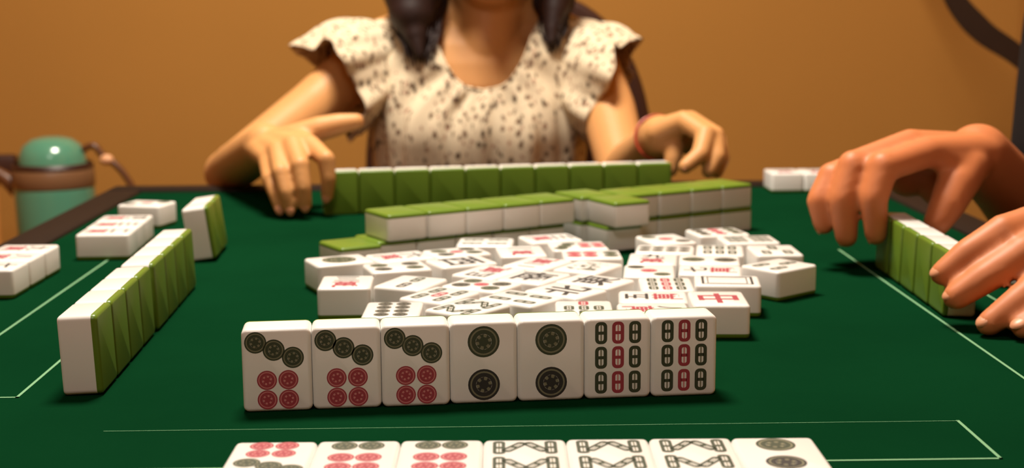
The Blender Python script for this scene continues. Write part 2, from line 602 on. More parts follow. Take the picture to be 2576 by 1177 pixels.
def row(ox, oy, ang, codes, pose, z, labels, group, pitch=31.0, jit=0.0, **kw):
    """tiles side by side from the near-left footprint corner (ox, oy), direction ang (rad)"""
    d = Vector((math.cos(ang), math.sin(ang))); n = Vector((-d.y, d.x))
    dep = 18.8 if pose == 'stand' else 38.4
    for i, cd in enumerate(codes):
        j = random.uniform(-jit, jit)
        c = Vector((ox, oy)) + d * (pitch * i + 15.5) + n * (dep / 2 + j)
        tile(cd, pose, c.x, c.y, z, math.degrees(ang) + random.uniform(-jit, jit) * .5, labels[i], group, **kw)

# my standing hand
row(-121, 608.8, 0.1121, ['d7', 'd7', 'd7', 'd2', 'd2', 'b9', 'b9'], 'stand', 0,
    ['standing seven-circle tile at the left end of the front hand',
     'standing seven-circle tile second from left in the front hand',
     'standing seven-circle tile third from left, beside the two-circle tiles',
     'standing two-circle tile beside the seven-circle tiles, left of its pair',
     'standing two-circle tile beside the nine-bamboo tiles, right of its pair',
     'standing nine-bamboo tile beside a two-circle tile in the front hand',
     'standing nine-bamboo tile at the right end of the front hand'],
    'standing tiles of the front hand', jit=0.5)
# my melds lying face up at the bottom edge
row(-104, 508.8 - 38.4, 0.0066, ['d7', 'd6', 'd6', 'b8', 'b8', 'b8', 'd2'], 'up', 0,
    ['face-up tile with red circles at the left end of the bottom row',
     'face-up six-circle tile second from left along the bottom edge',
     'face-up six-circle tile next to the bamboo tiles along the bottom edge',
     'face-up eight-bamboo tile beside a six-circle tile, leftmost of three',
     'face-up eight-bamboo tile in the middle of the bottom row, second of three',
     'face-up eight-bamboo tile beside the two-circle tile, rightmost of three',
     'face-up two-circle tile at the right end of the bottom row'],
    'face-up tiles along the bottom edge', jit=0.3)
for o in list(COL.objects):
    if o.get('label', '').startswith('face-up tile with red circles'):
        for ch in o.children:
            ch.matrix_local = POSE['up'] @ Matrix.Rotation(math.pi, 4, 'Z')

# far row held by the woman, faces toward her
far_ang = 0.1696
d = Vector((math.cos(far_ang), math.sin(far_ang))); n = Vector((-d.y, d.x))
for i in range(10):
    c = Vector((-162.5, 1198.5)) + d * (31.1 * i + 15.5) + n * 9.4
    tile(['w1', 'w2', 'w3', 'd4', 'd5', 'd6', 'b2', 'b3', 'b4', 'x中'][i], 'stand', c.x, c.y, 0, math.degrees(far_ang) + 180,
         ('green-backed tile at the left end of the row the woman holds' if i == 0 else
          'green-backed tile at the right end of the row the woman holds' if i == 9 else
          '%s tile from left in the green-backed row the woman holds' % ORD[i]), 'standing tiles held by the woman')

# two-high wall of face-down tiles
wa = math.radians(31.2)
wd = Vector((math.cos(wa), math.sin(wa))); wn = Vector((-wd.y, wd.x))
W0 = Vector((-85, 950))
def wall_tile(al, nm, lvl, label, extra=0.0):
    c = W0 + wd * (al + 15.5) + wn * (nm + 19.2)
    tile('', 'down', c.x, c.y, 18.8 * lvl, math.degrees(wa) + extra, label, 'face-down tiles of the two-high wall')
for i in range(5):
    wall_tile(31 * i, random.uniform(-.5, .5), 1, 'face-down tile in the upper layer of the wall, ' + ['at its left end', 'second from its left end', 'third from its left end', 'fourth from its left end', 'left of the jutting stack'][i])
for i in range(6):
    wall_tile(-37.5 + 31 * i, (-5 if i == 0 else 4) + random.uniform(-.7, .7), 0, 'face-down tile on the lower layer of the wall, ' + ['sticking out at left', 'second from its left end', 'third from its left end', 'fourth from its left end', 'fifth from its left end', 'left of the jutting stack'][i])
for lvl in (0, 1):
    wall_tile(167 - 2, -38 + (9 if lvl == 0 else 0), lvl, 'face-down tile jutting forward from the wall, ' + ('upper' if lvl else 'lower'), -3)
    wall_tile(161, 1.8, lvl, 'face-down tile directly behind the jutting stack, ' + ('upper layer' if lvl else 'lower layer'))
    for k in range(4):
        wall_tile(194.5 + 31 * k, -9 + random.uniform(-.7, .7), lvl, 'face-down %s tile in the wall, %s' % ('upper' if lvl else 'lower', ['just right of the jutting stack', 'second right of the jutting stack', 'third right of the jutting stack', 'at the far right end'][k]))

# discard pile, all face up
PILE = [[-111.0, 886.0, 25.0], [-98.2, 814.0, 92.0], [-59.8, 811.0, 66.0], [-72.0, 862.0, 18.0], [166.0, 859.0, 40.0], [126.5, 811.0, 174.0], [114.0, 761.0, 88.0], [163.0, 955.0, 4.0], [-64.4, 737.9, 89.9], [48.8, 813.1, 144.7], [83.6, 842.9, 84.5], [78.3, 766.7, 176.1], [38.4, 737.9, 88.7], [75.5, 733.9, 179.4], [4.5, 765.7, 142.5], [-18.0, 803.4, 149.1], [47.2, 857.3, 59.5], [121.1, 844.0, 171.4], [-41.0, 775.4, 57.7], [16.0, 870.6, 58.3], [13.1, 826.4, 58.2], [146.3, 987.5, 14.3], [-14.5, 842.8, 57.7], [30.4, 785.7, 141.4], [-73.0, 897.8, 25.3], [89.6, 801.9, 87.7], [125.4, 878.3, 172.6], [89.7, 883.0, 82.2], [-24.2, 742.8, 52.0], [52.0, 900.2, 0.9], [-32.4, 878.5, 25.6], [44.6, 933.3, 6.2], [173.2, 911.9, 91.2], [5.9, 914.5, 96.2], [137.2, 912.9, 82.3], [101.3, 917.4, 170.8], [-36.7, 912.7, 24.9], [-18.3, 950.8, 176.4], [26.6, 965.5, 18.6], [106.3, 957.7, 107.9]]
PCODE = ['d1', 'w3', 'b2', 'd4', 'b3', 'f', 'x中', 'b6', 'd8', 'x東', 'd3', 'w5', 'b7', 'w8', 'b4', 'd5',
         'x發', 'w7', 'b5', 'w2', 'x南', 'd9', 'w4', 'x北', 'w6', 'b9', 'd2', 'w9', 'b8', 'd6', 'x西', 'd7',
         'b3', 'w1', 'b6', 'd8', 'd5', 'b4', 'w3', 'd3']
PDESC = {'x中': 'a red vertical character', 'x發': 'a green character', 'x東': 'a black east wind character', 'x南': 'a black south wind character',
         'x西': 'a black west wind character', 'x北': 'a black north wind character', 'f': 'an empty dark frame'}
NW = ['one', 'two', 'three', 'four', 'five', 'six', 'seven', 'eight', 'nine']
def pdesc(c):
    if c in PDESC:
        return PDESC[c]
    k = NW[int(c[1]) - 1]
    return {'d': '%s circle%s' % (k, '' if k == 'one' else 's'), 'b': '%s bamboo sticks' % k, 'w': 'numeral %s above red' % k}[c[0]]
def pplace(x, y, i):
    if i == 0: return 'at the left corner of the pile'
    if i == 1: return 'in the left front of the discard pile'
    if i == 4: return 'at the right corner of the discard pile'
    if i == 5: return 'behind the right end of the front hand'
    if i == 6: return 'just behind the last standing nine-bamboo tile'
    if i in (7, 21): return 'at the right back of the pile'
    a = 'left' if x < -20 else ('middle' if x < 70 else 'right')
    b = 'front' if y < 800 else ('centre' if y < 885 else 'back')
    return 'in the %s %s of the pile' % (a, b)
for i, ((x, y, a), cd) in enumerate(zip(PILE, PCODE)):
    tile(cd, 'up', x, y, 0, a - 90 + (180 if i % 3 == 1 and i > 7 else 0), 'face-up tile with %s %s' % (pdesc(cd), pplace(x, y, i)), 'face-up tiles of the discard pile')

# left player's standing tiles (backs to the middle), melds behind them
def left_tile(xr, y0, rz, label, lean, code):
    """xr = x of the green face, y0 = near side"""
    tile(code, 'stand', xr - 9.4, y0 + 15.5, 0, -90 + rz, label, "standing tiles of the left player", lean=lean)
for i in range(4):
    left_tile(-193 - 1.6 * i, 637.5 + 31.2 * i, 3.0, ['nearest green-backed tile of the near group at left', 'second green-backed tile in the near group at left', 'third green-backed tile in the near group at left', 'last green-backed tile of the near group at left'][i], -0.035, ['b4', 'b5', 'b6', 'd1'][i])
for i in range(4):
    left_tile(-199 - 1.6 * i, 768 + 31.1 * i, 3.0, ['first green-backed tile of the far group at left', 'second green-backed tile of the far group at left', 'third green-backed tile of the far group at left', 'last green-backed tile of the far group at left'][i], -0.035, ['w4', 'w5', 'w6', 'd9'][i])
for i in range(2):
    left_tile(-211 - 2 * i, 982 + 31.1 * i, 4.0, ['front tile of the tilted standing pair at left beyond the long row', 'rear tile of the tilted standing pair at left, nearest the far table edge'][i], -0.13, ['d8', 'd8'][i])
for i in range(3):
    tile('w%d' % (i + 7), 'up', -330, 873.5 + 31.2 * i, 0, -90, 'face-up character tile by the left frame edge, ' + ['nearest the camera', 'middle of three', 'farthest of three'][i], 'face-up tiles of the left player')
for i in range(3):
    tile(['w2', 'w3', 'w4'][i], 'up', -294.5 - 2 * i, 1007 + 31.2 * i, 0, -87, 'face-up character tile behind the green-backed row at left, ' + ['front of three', 'middle of three', 'rear of three'][i], 'face-up tiles of the left player')
tile('d3', 'up', -302, 1151, 0, -104, 'single face-up three-circle tile near the far left table corner', 'face-up tiles of the left player')

# right player's standing row, and tiles around it
for i in range(5):
    tile(['d2', 'd3', 'd4', 'b7', 'b8'][i], 'stand', 257.5 + 0.8 * i * 0, 805.5 + 31.1 * i, 0, 90 - 1.0, ['green-backed tile at the near end of the right row', 'second green-backed tile from the near end of the right row', 'middle green-backed tile of the right row between the two hands', 'fourth green-backed tile from the near end of the right row', 'green-backed tile at the far end of the right row'][i], 'standing tiles of the right player', lean=-0.03)
for i in range(3):
    tile(['w1', 'w2', 'w3'][i], 'up', 262 + 31.3 * i, 1344, 0, 2, 'face-up character tile at the far right, ' + ['left of three', 'middle of three', 'right of three, beside the hand'][i], 'face-up tiles at the far right')
tile('d6', 'up', 306, 892, 0, 80, 'face-up six-circle tile lying behind the right row between the two hands', 'face-up tiles of the right player')

# ------------------------------------------------------------------ people: hands, arms, bodies
def hand(bm, wrist, fingers, thumb, k=1.0, wr=21.0, elbow=None, er=30.0, fk=1.0, tk=1.0, heel=()):
    """fingers: list of [MCP, PIP, DIP, TIP] in u; thumb: [CMC, MCP, IP, TIP]"""
    rad = [(9.6, 7.6, 6.7, 5.5), (9.8, 7.8, 6.9, 5.7), (9.4, 7.4, 6.5, 5.4), (8.6, 6.6, 5.8, 4.9)]
    w = P(*wrist)
    for f, r in zip(fingers, rad):
        q = [P(*p) for p in f]
        for i in range(3):
            add_cone(bm, q[i], r[i] * S * k * (fk if i else 1), q[i + 1], r[i + 1] * S * k * fk, 14)
        add_ell(bm, q[1], (r[1] * 1.06 * S * k * fk,) * 3, seg=14)
    # palm: wedges from the wrist to the knuckles
    ax = (P(*fingers[0][0]) - P(*fingers[3][0]))
    ax.normalize()
    for j, f in enumerate(fingers):
        w0 = w + ax * (1.5 - j) * 6.0 * S
        add_cone(bm, w0, (wr - 7.0) * S * k, P(*f[0]), 9.5 * S * k, 16)
    for a, b in zip(fingers, fingers[1:]):
        mid = (P(*a[0]) + P(*b[0])) / 2
        add_cone(bm, w, (wr - 7) * S * k, mid + (w - mid) * 0.12, 9.0 * S * k, 16)
    q = [P(*p) for p in thumb]
    add_cone(bm, w + (q[0] - w) * 0.3, 14 * S * k, q[0], 13 * S * k, 14)
    add_cone(bm, q[0], 13 * S * k, q[1], 10.0 * S * k * tk, 14)
    add_cone(bm, q[1], 10.0 * S * k * tk, q[2], 8.6 * S * k * tk, 14)
    add_cone(bm, q[2], 8.6 * S * k * tk, q[3], 6.6 * S * k * tk, 14)
    for h in heel:
        add_cone(bm, w, (wr - 6) * S * k, P(*h[:3]), h[3] * S, 16)
    # web between thumb and index
    add_cone(bm, q[0], 11 * S * k, P(*fingers[0][0]), 9 * S * k, 14)
    add_cone(bm, (q[0] + q[1]) / 2, 9 * S * k, (P(*fingers[0][0]) + w) / 2, 9 * S * k, 14)
    if elbow is not None:
        e = P(*elbow)
        add_cone(bm, w, (wr - 1) * S * k, w + (e - w) * 0.25, (wr + 1) * S * k, 24)
        add_cone(bm, w + (e - w) * 0.25, (wr + 1) * S * k, w + (e - w) * 0.72, er * S * k, 24)
        add_cone(bm, w + (e - w) * 0.72, er * S * k, e, (er - 2) * S * k, 24)
def nails(parent, fingers, outs, k=1.0):
    """a nail on the back of each fingertip; outs = dorsal directions"""
    for f, out in zip(fingers, outs):
        a, b = P(*f[2]), P(*f[3])
        t = (b - a).normalized()
        o = Vector(out); o = (o - t * o.dot(t)).normalized()
        s = t.cross(o)
        M = Matrix((s, t, o)).transposed()
        bm = bmesh.new()
        add_ell(bm, b + t * 0.6 * S + o * 3.7 * S * k, (3.9 * S * k, 5.4 * S * k, 1.9 * S * k), M, 16)
        bm_obj('fingernail', bm, M_NAIL, parent)
def head(bm, c, fwd, k=1.0):
    """c = centre of the skull in u; fwd = facing direction (unit, xy plus tilt)"""
    f = Vector(fwd).normalized()
    s = Vector((0, 0, 1)).cross(f).normalized()
    u = f.cross(s)
    R3 = Matrix((s, -f, u)).transposed()
    C = Vector(c)
    def L(a, b, cc):                  # side, forward, up
        p = C + s * a * k + f * b * k + u * cc * k
        return P(*p)
    add_ell(bm, L(0, -8, 22), (70 * S * k, 84 * S * k, 76 * S * k), R3, 32)
    add_ell(bm, L(0, 14, -20), (58 * S * k, 62 * S * k, 78 * S * k), R3, 32)
    add_ell(bm, L(0, 40, -76), (32 * S * k, 28 * S * k, 22 * S * k), R3, 20)      # chin
    for q in (-1, 1):
        add_cone(bm, L(q * 52, -2, -48), 16 * S * k, L(q * 14, 44, -78), 15 * S * k, 14)   # jaw
        add_ell(bm, L(q * 34, 56, -18), (20 * S * k, 14 * S * k, 18 * S * k), R3, 16)      # cheek
        add_cone(bm, L(q * 12, 72, 14), 7 * S * k, L(q * 44, 58, 14), 7 * S * k, 12)       # brow
        add_ell(bm, L(q * 70, -6, -12), (7 * S * k, 17 * S * k, 28 * S * k), R3, 16)       # ear
    add_cone(bm, L(0, 74, 4), 7 * S * k, L(0, 92, -30), 10 * S * k, 14)            # nose
    for q in (-1, 1):
        add_ell(bm, L(q * 9, 82, -32), (8 * S * k, 8 * S * k, 7 * S * k), R3, 12)
    add_cone(bm, L(-14, 74, -52), 6 * S * k, L(14, 74, -52), 6 * S * k, 12)        # lips
    add_cone(bm, L(-11, 72, -60), 6 * S * k, L(11, 72, -60), 6 * S * k, 12)
    return L, R3
def face_parts(parent, L, R3, k=1.0):
    for q in (-1, 1):
        bm = bmesh.new(); add_ell(bm, L(q * 26, 66, 0), (12 * S * k, 9 * S * k, 7 * S * k), R3, 16)
        e = bm_obj('eye', bm, M_EYE, parent)
        bm = bmesh.new(); add_ell(bm, L(q * 26, 73, -1), (5.5 * S * k, 3.5 * S * k, 5.5 * S * k), R3, 14)
        bm_obj('iris', bm, M_IRIS, e)
        bm = bmesh.new(); tube(bm, spline([L(q * 12, 80, 20), L(q * 28, 76, 25), L(q * 46, 64, 19)], 8), [2 * S, 3 * S, 3.4 * S, 3.4 * S, 3 * S, 2.6 * S, 2 * S, 1 * S], 6)
        bm_obj('eyebrow', bm, M_HAIR, parent)
    bm = bmesh.new()
    tube(bm, spline([L(-19, 75, -55), L(-8, 81, -52), L(0, 81, -54), L(8, 81, -52), L(19, 75, -55)], 11), [1 * S, 2.5 * S, 3.5 * S, 4 * S, 4 * S, 4 * S, 4 * S, 4 * S, 3.5 * S, 2.5 * S, 1 * S], 8)
    bm_obj('lips', bm, M_LIP, parent)

# ---- the woman opposite
woman = empty('person', (-38 * S, 1640 * S, 0))
tag(woman, 'person in a cream floral blouse with flutter sleeves, dark hair, holding a row of tiles', 'person')
PI_ = woman.matrix_world.copy()
def under(o, root):
    """parent keeping world coordinates"""
    o.parent = root
    o.matrix_parent_inverse = Matrix.Translation(-root.location) if root.rotation_euler.z == 0 else (Matrix.Translation(root.location) @ root.rotation_euler.to_matrix().to_4x4()).inverted()
    return o
WL = [[(-175, 1214, 60), (-158, 1190, 50), (-156, 1188, 33), (-158, 1190, 18)],
      [(-189, 1212, 60), (-179, 1183, 46), (-176, 1177, 28), (-175, 1178, 12)],
      [(-203, 1216, 55), (-196, 1185, 40), (-191, 1178, 24), (-188, 1178, 9)],
      [(-214, 1222, 48), (-208, 1197, 33), (-202, 1188, 20), (-198, 1185, 8)]]
WLT = [(-194, 1246, 63), (-170, 1246, 71), (-152, 1247, 75), (-138, 1249, 77)]
WR = [[(158, 1286, 73), (175, 1262, 62), (168, 1245, 46), (154, 1238, 36)],
      [(165, 1297, 72), (184, 1270, 60), (184, 1254, 43), (176, 1247, 31)],
      [(168, 1309, 65), (189, 1286, 54), (191, 1272, 40), (186, 1265, 28)],
      [(170, 1319, 57), (189, 1303, 46), (192, 1291, 35), (188, 1284, 25)]]
WRT = [(148, 1302, 56), (150, 1294, 46), (149, 1290, 37), (147, 1287, 27)]
bm = bmesh.new()
cx = -38
add_ell(bm, P(cx, 1612, 68), (110 * S, 70 * S, 108 * S))
add_ell(bm, P(cx, 1616, -60), (98 * S, 66 * S, 120 * S))
add_ell(bm, P(cx, 1630, -190), (132 * S, 92 * S, 84 * S))
for q in (-1, 1):
    add_ell(bm, P(cx + q * 46, 1560, 45), (42 * S, 34 * S, 42 * S))
    add_cone(bm, P(cx + 10, 1612, 128), 42 * S, P(cx + q * 122, 1612, 126), 36 * S, 24)
    add_cone(bm, P(-22, 1612, 175), 34 * S, P(cx + q * 105, 1614, 138), 27 * S, 24)
    # thighs and shanks under the table
    add_cone(bm, P(cx + q * 62, 1620, -205), 66 * S, P(cx + q * 78, 1265, -215), 46 * S, 24)
    add_cone(bm, P(cx + q * 78, 1265, -218), 45 * S, P(cx + q * 80, 1300, -400), 40 * S, 24)
    add_cone(bm, P(cx + q * 80, 1300, -400), 41 * S, P(cx + q * 80, 1300, -636), 26 * S, 24)
    add_cone(bm, P(cx + q * 80, 1305, -646), 30 * S, P(cx + q * 84, 1205, -658), 22 * S, 24)
add_cone(bm, P(-28, 1592, 128), 40 * S, P(-26, 1606, 170), 44 * S, 24)
add_cone(bm, P(-25, 1610, 150), 46 * S, P(-20, 1598, 235), 43 * S, 24)
# arms
SL, EL, WRI = (-158, 1608, 120), (-296, 1450, 8), (-222, 1266, 55)
add_cone(bm, P(*SL), 33 * S, P(-220, 1545, 68), 28 * S, 24)
add_cone(bm, P(-220, 1545, 68), 28 * S, P(*EL), 23.5 * S, 24)
hand(bm, WRI, WL, WLT, 0.96, 21.5, EL, 25, fk=1.06, tk=1.2)
SR, ER, WRR = (84, 1608, 120), (118, 1456, 2), (139, 1308, 57)
add_cone(bm, P(*SR), 34 * S, P(106, 1535, 64), 30 * S, 24)
add_cone(bm, P(106, 1535, 64), 30 * S, P(*ER), 27 * S, 24)
hand(bm, WRR, WR, WRT, 1.0, 20.5, ER, 27, fk=1.22, heel=[(168, 1314, 52, 14)])
Lh, R3h = head(bm, (-22, 1577, 284), (0, -1, -0.32))
body = under(link('body', remesh(bm, 0.0021, 7), M_SKINW), woman)
holder = []
def face_tmp(root, L, R3):
    before = set(COL.objects)
    face_parts(None, L, R3)
    for o in set(COL.objects) - before:
        if o.parent is None:
            under(o, root)
def nails_tmp(root, fingers, outs, k=1.0):
    before = set(COL.objects)
    nails(None, fingers, outs, k)
    for o in set(COL.objects) - before:
        under(o, root)
face_tmp(woman, Lh, R3h)
nails_tmp(woman, WL, [(0, -1, .2)] * 4, 0.95)
nails_tmp(woman, [WLT], [(0, -.2, 1)], 1.05)
nails_tmp(woman, WR, [(1, -.6, .2)] * 4, 0.95)

# blouse: rings from the neckline to below the table edge
def half_ring(pts, n=24):
    """pts from front centre round the +side to back centre as (dx, y, z); returns closed ring"""
    sp = spline([Vector(p) for p in pts], n)
    right = [(p.x, p.y, p.z) for p in sp]
    left = [(-p.x, p.y, p.z) for p in reversed(sp[1:-1])]
    return right + left
N_HALF = 49
rings = []
for c0, pts in (
    (-30, [(0, 1531, 86), (24, 1532, 93), (43, 1540, 118), (56, 1560, 150), (66, 1592, 166), (60, 1640, 172), (30, 1664, 168), (0, 1668, 166)]),
    (-30, [(0, 1528, 80), (27, 1529, 87), (48, 1537, 113), (63, 1557, 147), (74, 1592, 166), (66, 1646, 168), (33, 1672, 163), (0, 1676, 160)]),
    (-34, [(0, 1523, 68), (38, 1524, 72), (70, 1538, 98), (92, 1560, 136), (104, 1598, 163), (92, 1655, 150), (46, 1682, 146), (0, 1686, 144)]),
    (-37, [(0, 1518, 50), (48, 1517, 52), (88, 1536, 76), (120, 1566, 112), (140, 1606, 148), (114, 1660, 124), (54, 1686, 122), (0, 1690, 120)]),
    (-38, [(0, 1517, 34), (50, 1515, 34), (92, 1534, 42), (114, 1570, 52), (120, 1610, 66), (108, 1660, 80), (54, 1688, 84), (0, 1692, 84)]),
    (-38, [(0, 1520, 10), (50, 1519, 10), (92, 1540, 10), (112, 1574, 10), (117, 1612, 14), (104, 1660, 20), (54, 1688, 22), (0, 1692, 22)]),
    (-38, [(0, 1530, -40), (50, 1530, -40), (90, 1548, -40), (110, 1580, -40), (114, 1616, -40), (102, 1660, -40), (54, 1688, -40), (0, 1692, -40)]),
    (-38, [(0, 1528, -110), (54, 1530, -110), (98, 1550, -110), (122, 1586, -110), (126, 1622, -110), (112, 1676, -110), (58, 1704, -110), (0, 1708, -110)]),
    (-38, [(0, 1524, -190), (60, 1526, -190), (110, 1550, -190), (142, 1590, -190), (146, 1628, -190), (126, 1690, -190), (64, 1724, -190), (0, 1728, -190)])):
    rings.append([(c0 + x, y, z) for x, y, z in half_ring(pts, N_HALF)])
bm = bmesh.new()
nr, nc = len(rings), len(rings[0])
dense = []
SUB = 5
cols = [spline([Vector(r[k]) for r in rings], (nr - 1) * SUB + 1) for k in range(nc)]
for i in range((nr - 1) * SUB + 1):
    v = i / ((nr - 1) * SUB)
    rr_ = []
    for k in range(nc):
        p = cols[k][i].copy()
        th = 2 * math.pi * k / nc
        rad = Vector((p.x - cx, p.y - 1612, 0))
        if rad.length > 1:
            rad.normalize()
        amp = 2.0 + 4.0 * min(1, v * 4) * (0.6 + 0.4 * math.cos(th))
        rip = math.sin(25 * th + 1.5 * math.sin(3 * th)) * amp * 0.6 + math.sin(11 * th + 4 * v) * amp * 0.5
        p += rad * (rip + 1.5)
        if i == 0:
            p -= rad * 2.0
        rr_.append(bm.verts.new(P(*p)))
    dense.append(rr_)
for a, b in zip(dense, dense[1:]):
    for k in range(nc):
        j = (k + 1) % nc
        bm.faces.new((a[k], b[k], b[j], a[j]))
blouse = under(bm_obj('blouse', bm, M_BLOUSE, angle=180), woman)
md = blouse.modifiers.new('thick', 'SOLIDIFY'); md.thickness = 0.0012; md.offset = 0
# gathered neck edge
bm = bmesh.new()
pts = [P(*cols[k][0]) + Vector((0, -0.001, 0)) for k in range(nc)]
tube(bm, pts + [pts[0]], 0.0022, 6, cap=False)
nb = under(bm_obj('neckband', bm, M_BLOUSE), woman)
# flutter sleeves
def flounce(c0, c1, r0, r1, upv, waves, seed, name, squash=1.0, bias=None, front=0.0):
    c0, c1 = Vector(c0), Vector(c1)
    ax = (c1 - c0).normalized()
    uu = Vector(upv); uu = (uu - ax * uu.dot(ax)).normalized()
    vv = ax.cross(uu)
    NU, NV = 120, 22
    rnd = random.Random(seed)
    ph = [rnd.uniform(0, 6.28) for _ in range(4)]
    bm = bmesh.new()
    g = []
    for j in range(NV + 1):
        v = j / NV
        rr_ = []
        for i in range(NU):
            t = 2 * math.pi * i / NU
            dirv = uu * math.cos(t) + vv * math.sin(t) * squash
            ve = v * (1 - 0.62 * max(0, dirv.y) + front * max(0, -dirv.y) * (1 - max(0, math.cos(t))))
            rad = r0 + (r1 - r0) * (min(1, ve) ** 0.8)
            rip = v * (6.0 * math.sin(waves * t + ph[0]) + 3.0 * math.sin((2 * waves - 1) * t + ph[1]) + 1.6 * math.sin((3 * waves + 2) * t + ph[2]))
            puff = 6.0 * math.sin(math.pi * min(1, v * 1.25)) * max(0, math.cos(t))
            rip += 1.2 * (1 - v) * math.sin(17 * t + ph[3])
            ext = 1.0 + 0.06 * math.sin(waves * t + ph[2])
            p = c0 + (c1 - c0) * ve * ext + dirv * (rad + rip + puff)
            if bias:
                p += Vector(bias) * v * v * max(0, math.cos(t)) ** 2
            rr_.append(bm.verts.new(P(*p)))
        g.append(rr_)
    for a, b in zip(g, g[1:]):
        for i in range(NU):
            j = (i + 1) % NU
            bm.faces.new((a[i], b[i], b[j], a[j]))
    o = under(bm_obj(name, bm, M_BLOUSE, angle=180), woman)
    md = o.modifiers.new('thick', 'SOLIDIFY'); md.thickness = 0.0012; md.offset = 0
    return o
flounce((-146, 1609, 116), (-203, 1561, 93), 46, 69, (-0.4, 0.2, 0.9), 5, 3, 'sleeve', bias=(-10, 0, -26), front=0.15)
flounce((68, 1612, 112), (118, 1564, 84), 46, 67, (0.4, 0.2, 0.9), 5, 8, 'sleeve', bias=(-12, 0, -8), front=0.55)
# skirt over hips and thighs
bm = bmesh.new()
add_ell(bm, P(cx, 1630, -192), (140 * S, 98 * S, 90 * S))
for q in (-1, 1):
    add_cone(bm, P(cx + q * 62, 1620, -203), 74 * S, P(cx + q * 76, 1290, -213), 56 * S, 24)
add_cone(bm, P(cx, 1600, -205), 74 * S, P(cx, 1300, -213), 54 * S, 24)
under(link('skirt', remesh(bm, 0.005, 4), M_NAVY), woman)
for q in (-1, 1):
    bm = bmesh.new()
    add_cone(bm, P(cx + q * 80, 1308, -648), 33 * S, P(cx + q * 85, 1195, -657), 25 * S, 20)
    bmesh.ops.bisect_plane(bm, geom=bm.verts[:] + bm.edges[:] + bm.faces[:], plane_co=P(0, 0, -681), plane_no=(0, 0, 1), clear_inner=True)
    under(bm_obj('shoe', bm, M_BLACK), woman)
# bracelet on her left wrist
bm = bmesh.new()
e, w = Vector(ER), Vector(WRR)
axd = (e - w).normalized(); a1 = axd.orthogonal().normalized(); a2 = axd.cross(a1)
cc = w + axd * 8
tube(bm, [P(*(cc + (a1 * math.cos(t) + a2 * math.sin(t)) * 22.0)) for t in [2 * math.pi * k / 30 for k in range(31)]], 0.0016, 6, cap=False)
under(bm_obj('bracelet', bm, M_BRACE), woman)
# hair: a cap on the skull, two long locks over the collarbones, hair down the back
bm = bmesh.new()
add_ell(bm, Lh(0, -14, 34), (80 * S, 90 * S, 78 * S), R3h, 32)
for q in (-1, 1):
    add_cone(bm, Lh(q * 66, 10, 20), 22 * S, Lh(q * 74, -6, -70), 24 * S)
    add_cone(bm, Lh(q * 40, -70, 10), 44 * S, P(-20 + q * 50, 1655, 150), 34 * S)
add_cone(bm, Lh(0, -80, 0), 50 * S, P(-20, 1672, 120), 34 * S)
for lock in ([(-104, 1590, 235), (-107, 1566, 195), (-108, 1552, 170), (-104, 1541, 148), (-99, 1530, 126)],
             [(58, 1590, 235), (52, 1568, 195), (48, 1556, 172), (45, 1546, 152), (44, 1538, 138)]):
    rs = [30, 34, 26, 14, 5] if lock[0][0] < 0 else [20, 21, 15, 9, 4]
    for (a, ra), (b, rb) in zip(zip(lock, rs), zip(lock[1:], rs[1:])):
        add_cone(bm, P(*a), ra * S, P(*b), rb * S)
base_hair = remesh(bm, 0.003, 4)
bm = bmesh.new()
bm.from_mesh(base_hair)
rnd = random.Random(11)
for (x0, x1, tipx, tipz, ytip, n_, spread) in ((-142, -70, -99, 116, 1532, 110, 26), (28, 72, 46, 130, 1540, 80, 14)):
    for i in range(n_):
        f = rnd.random()
        xs = x0 + (x1 - x0) * f
        yy = 1590 - 34 * math.sin(math.pi * f) * rnd.uniform(.5, 1.05)
        tz = tipz + rnd.uniform(-6, 34)
        tx = tipx + (f - .5) * spread * rnd.uniform(.7, 1.5)
        wv = rnd.uniform(-5, 5)
        pts = spline([(xs * .9 - 2, 1596, 246), (xs, yy, 200), (xs * .75 + tx * .25 + wv, yy - 8, 176), (xs * .35 + tx * .65 - wv, (yy + ytip) / 2 - 6, (176 + tz) / 2 - 2), (tx, ytip + rnd.uniform(-4, 6), tz)], 14)
        tube(bm, [P(*p) for p in pts], [1.7 * S] * 9 + [1.5 * S, 1.3 * S, 1.0 * S, .7 * S, .3 * S], 5)
under(bm_obj('hair', bm, M_HAIR, angle=180), woman)

# ---- the player at the right, whose hands reach in
man = empty('person', (540 * S, 950 * S, 0))
tag(man, 'person in a dark short-sleeved shirt at right, mostly out of frame, both hands straightening tiles', 'person')
MF = [[(280, 938, 80), (246, 923, 72), (239, 917, 52), (241, 917, 28)],
      [(272, 953, 84), (229, 935, 71), (221, 928, 50), (224, 927, 25)],
      [(270, 969, 80), (219, 951, 62), (209, 944, 47), (212, 942, 31)],
      [(277, 984, 72), (231, 970, 55), (219, 962, 43), (219, 960, 32)]]
MFT = [(310, 949, 68), (300, 939, 58), (292, 931, 46), (284, 926, 34)]
MN = [[(307, 786, 60), (277, 779, 52), (256, 776, 40), (242, 775, 29)],
      [(311, 771, 55), (284, 766, 42), (262, 763, 29), (246, 763, 18)],
      [(315, 757, 47), (293, 751, 31), (273, 747, 17), (259, 745, 7)],
      [(319, 745, 38), (301, 740, 23), (286, 736, 13), (274, 735, 7)]]
MNT = [(346, 800, 46), (318, 806, 46), (296, 805, 40), (277, 803, 30)]
bm = bmesh.new()
add_ell(bm, P(552, 950, 60), (92 * S, 140 * S, 140 * S))
add_ell(bm, P(560, 950, -90), (90 * S, 128 * S, 130 * S))
add_ell(bm, P(566, 950, -205), (105 * S, 145 * S, 80 * S))
add_cone(bm, P(545, 950, 170), 50 * S, P(522, 950, 270), 48 * S, 24)
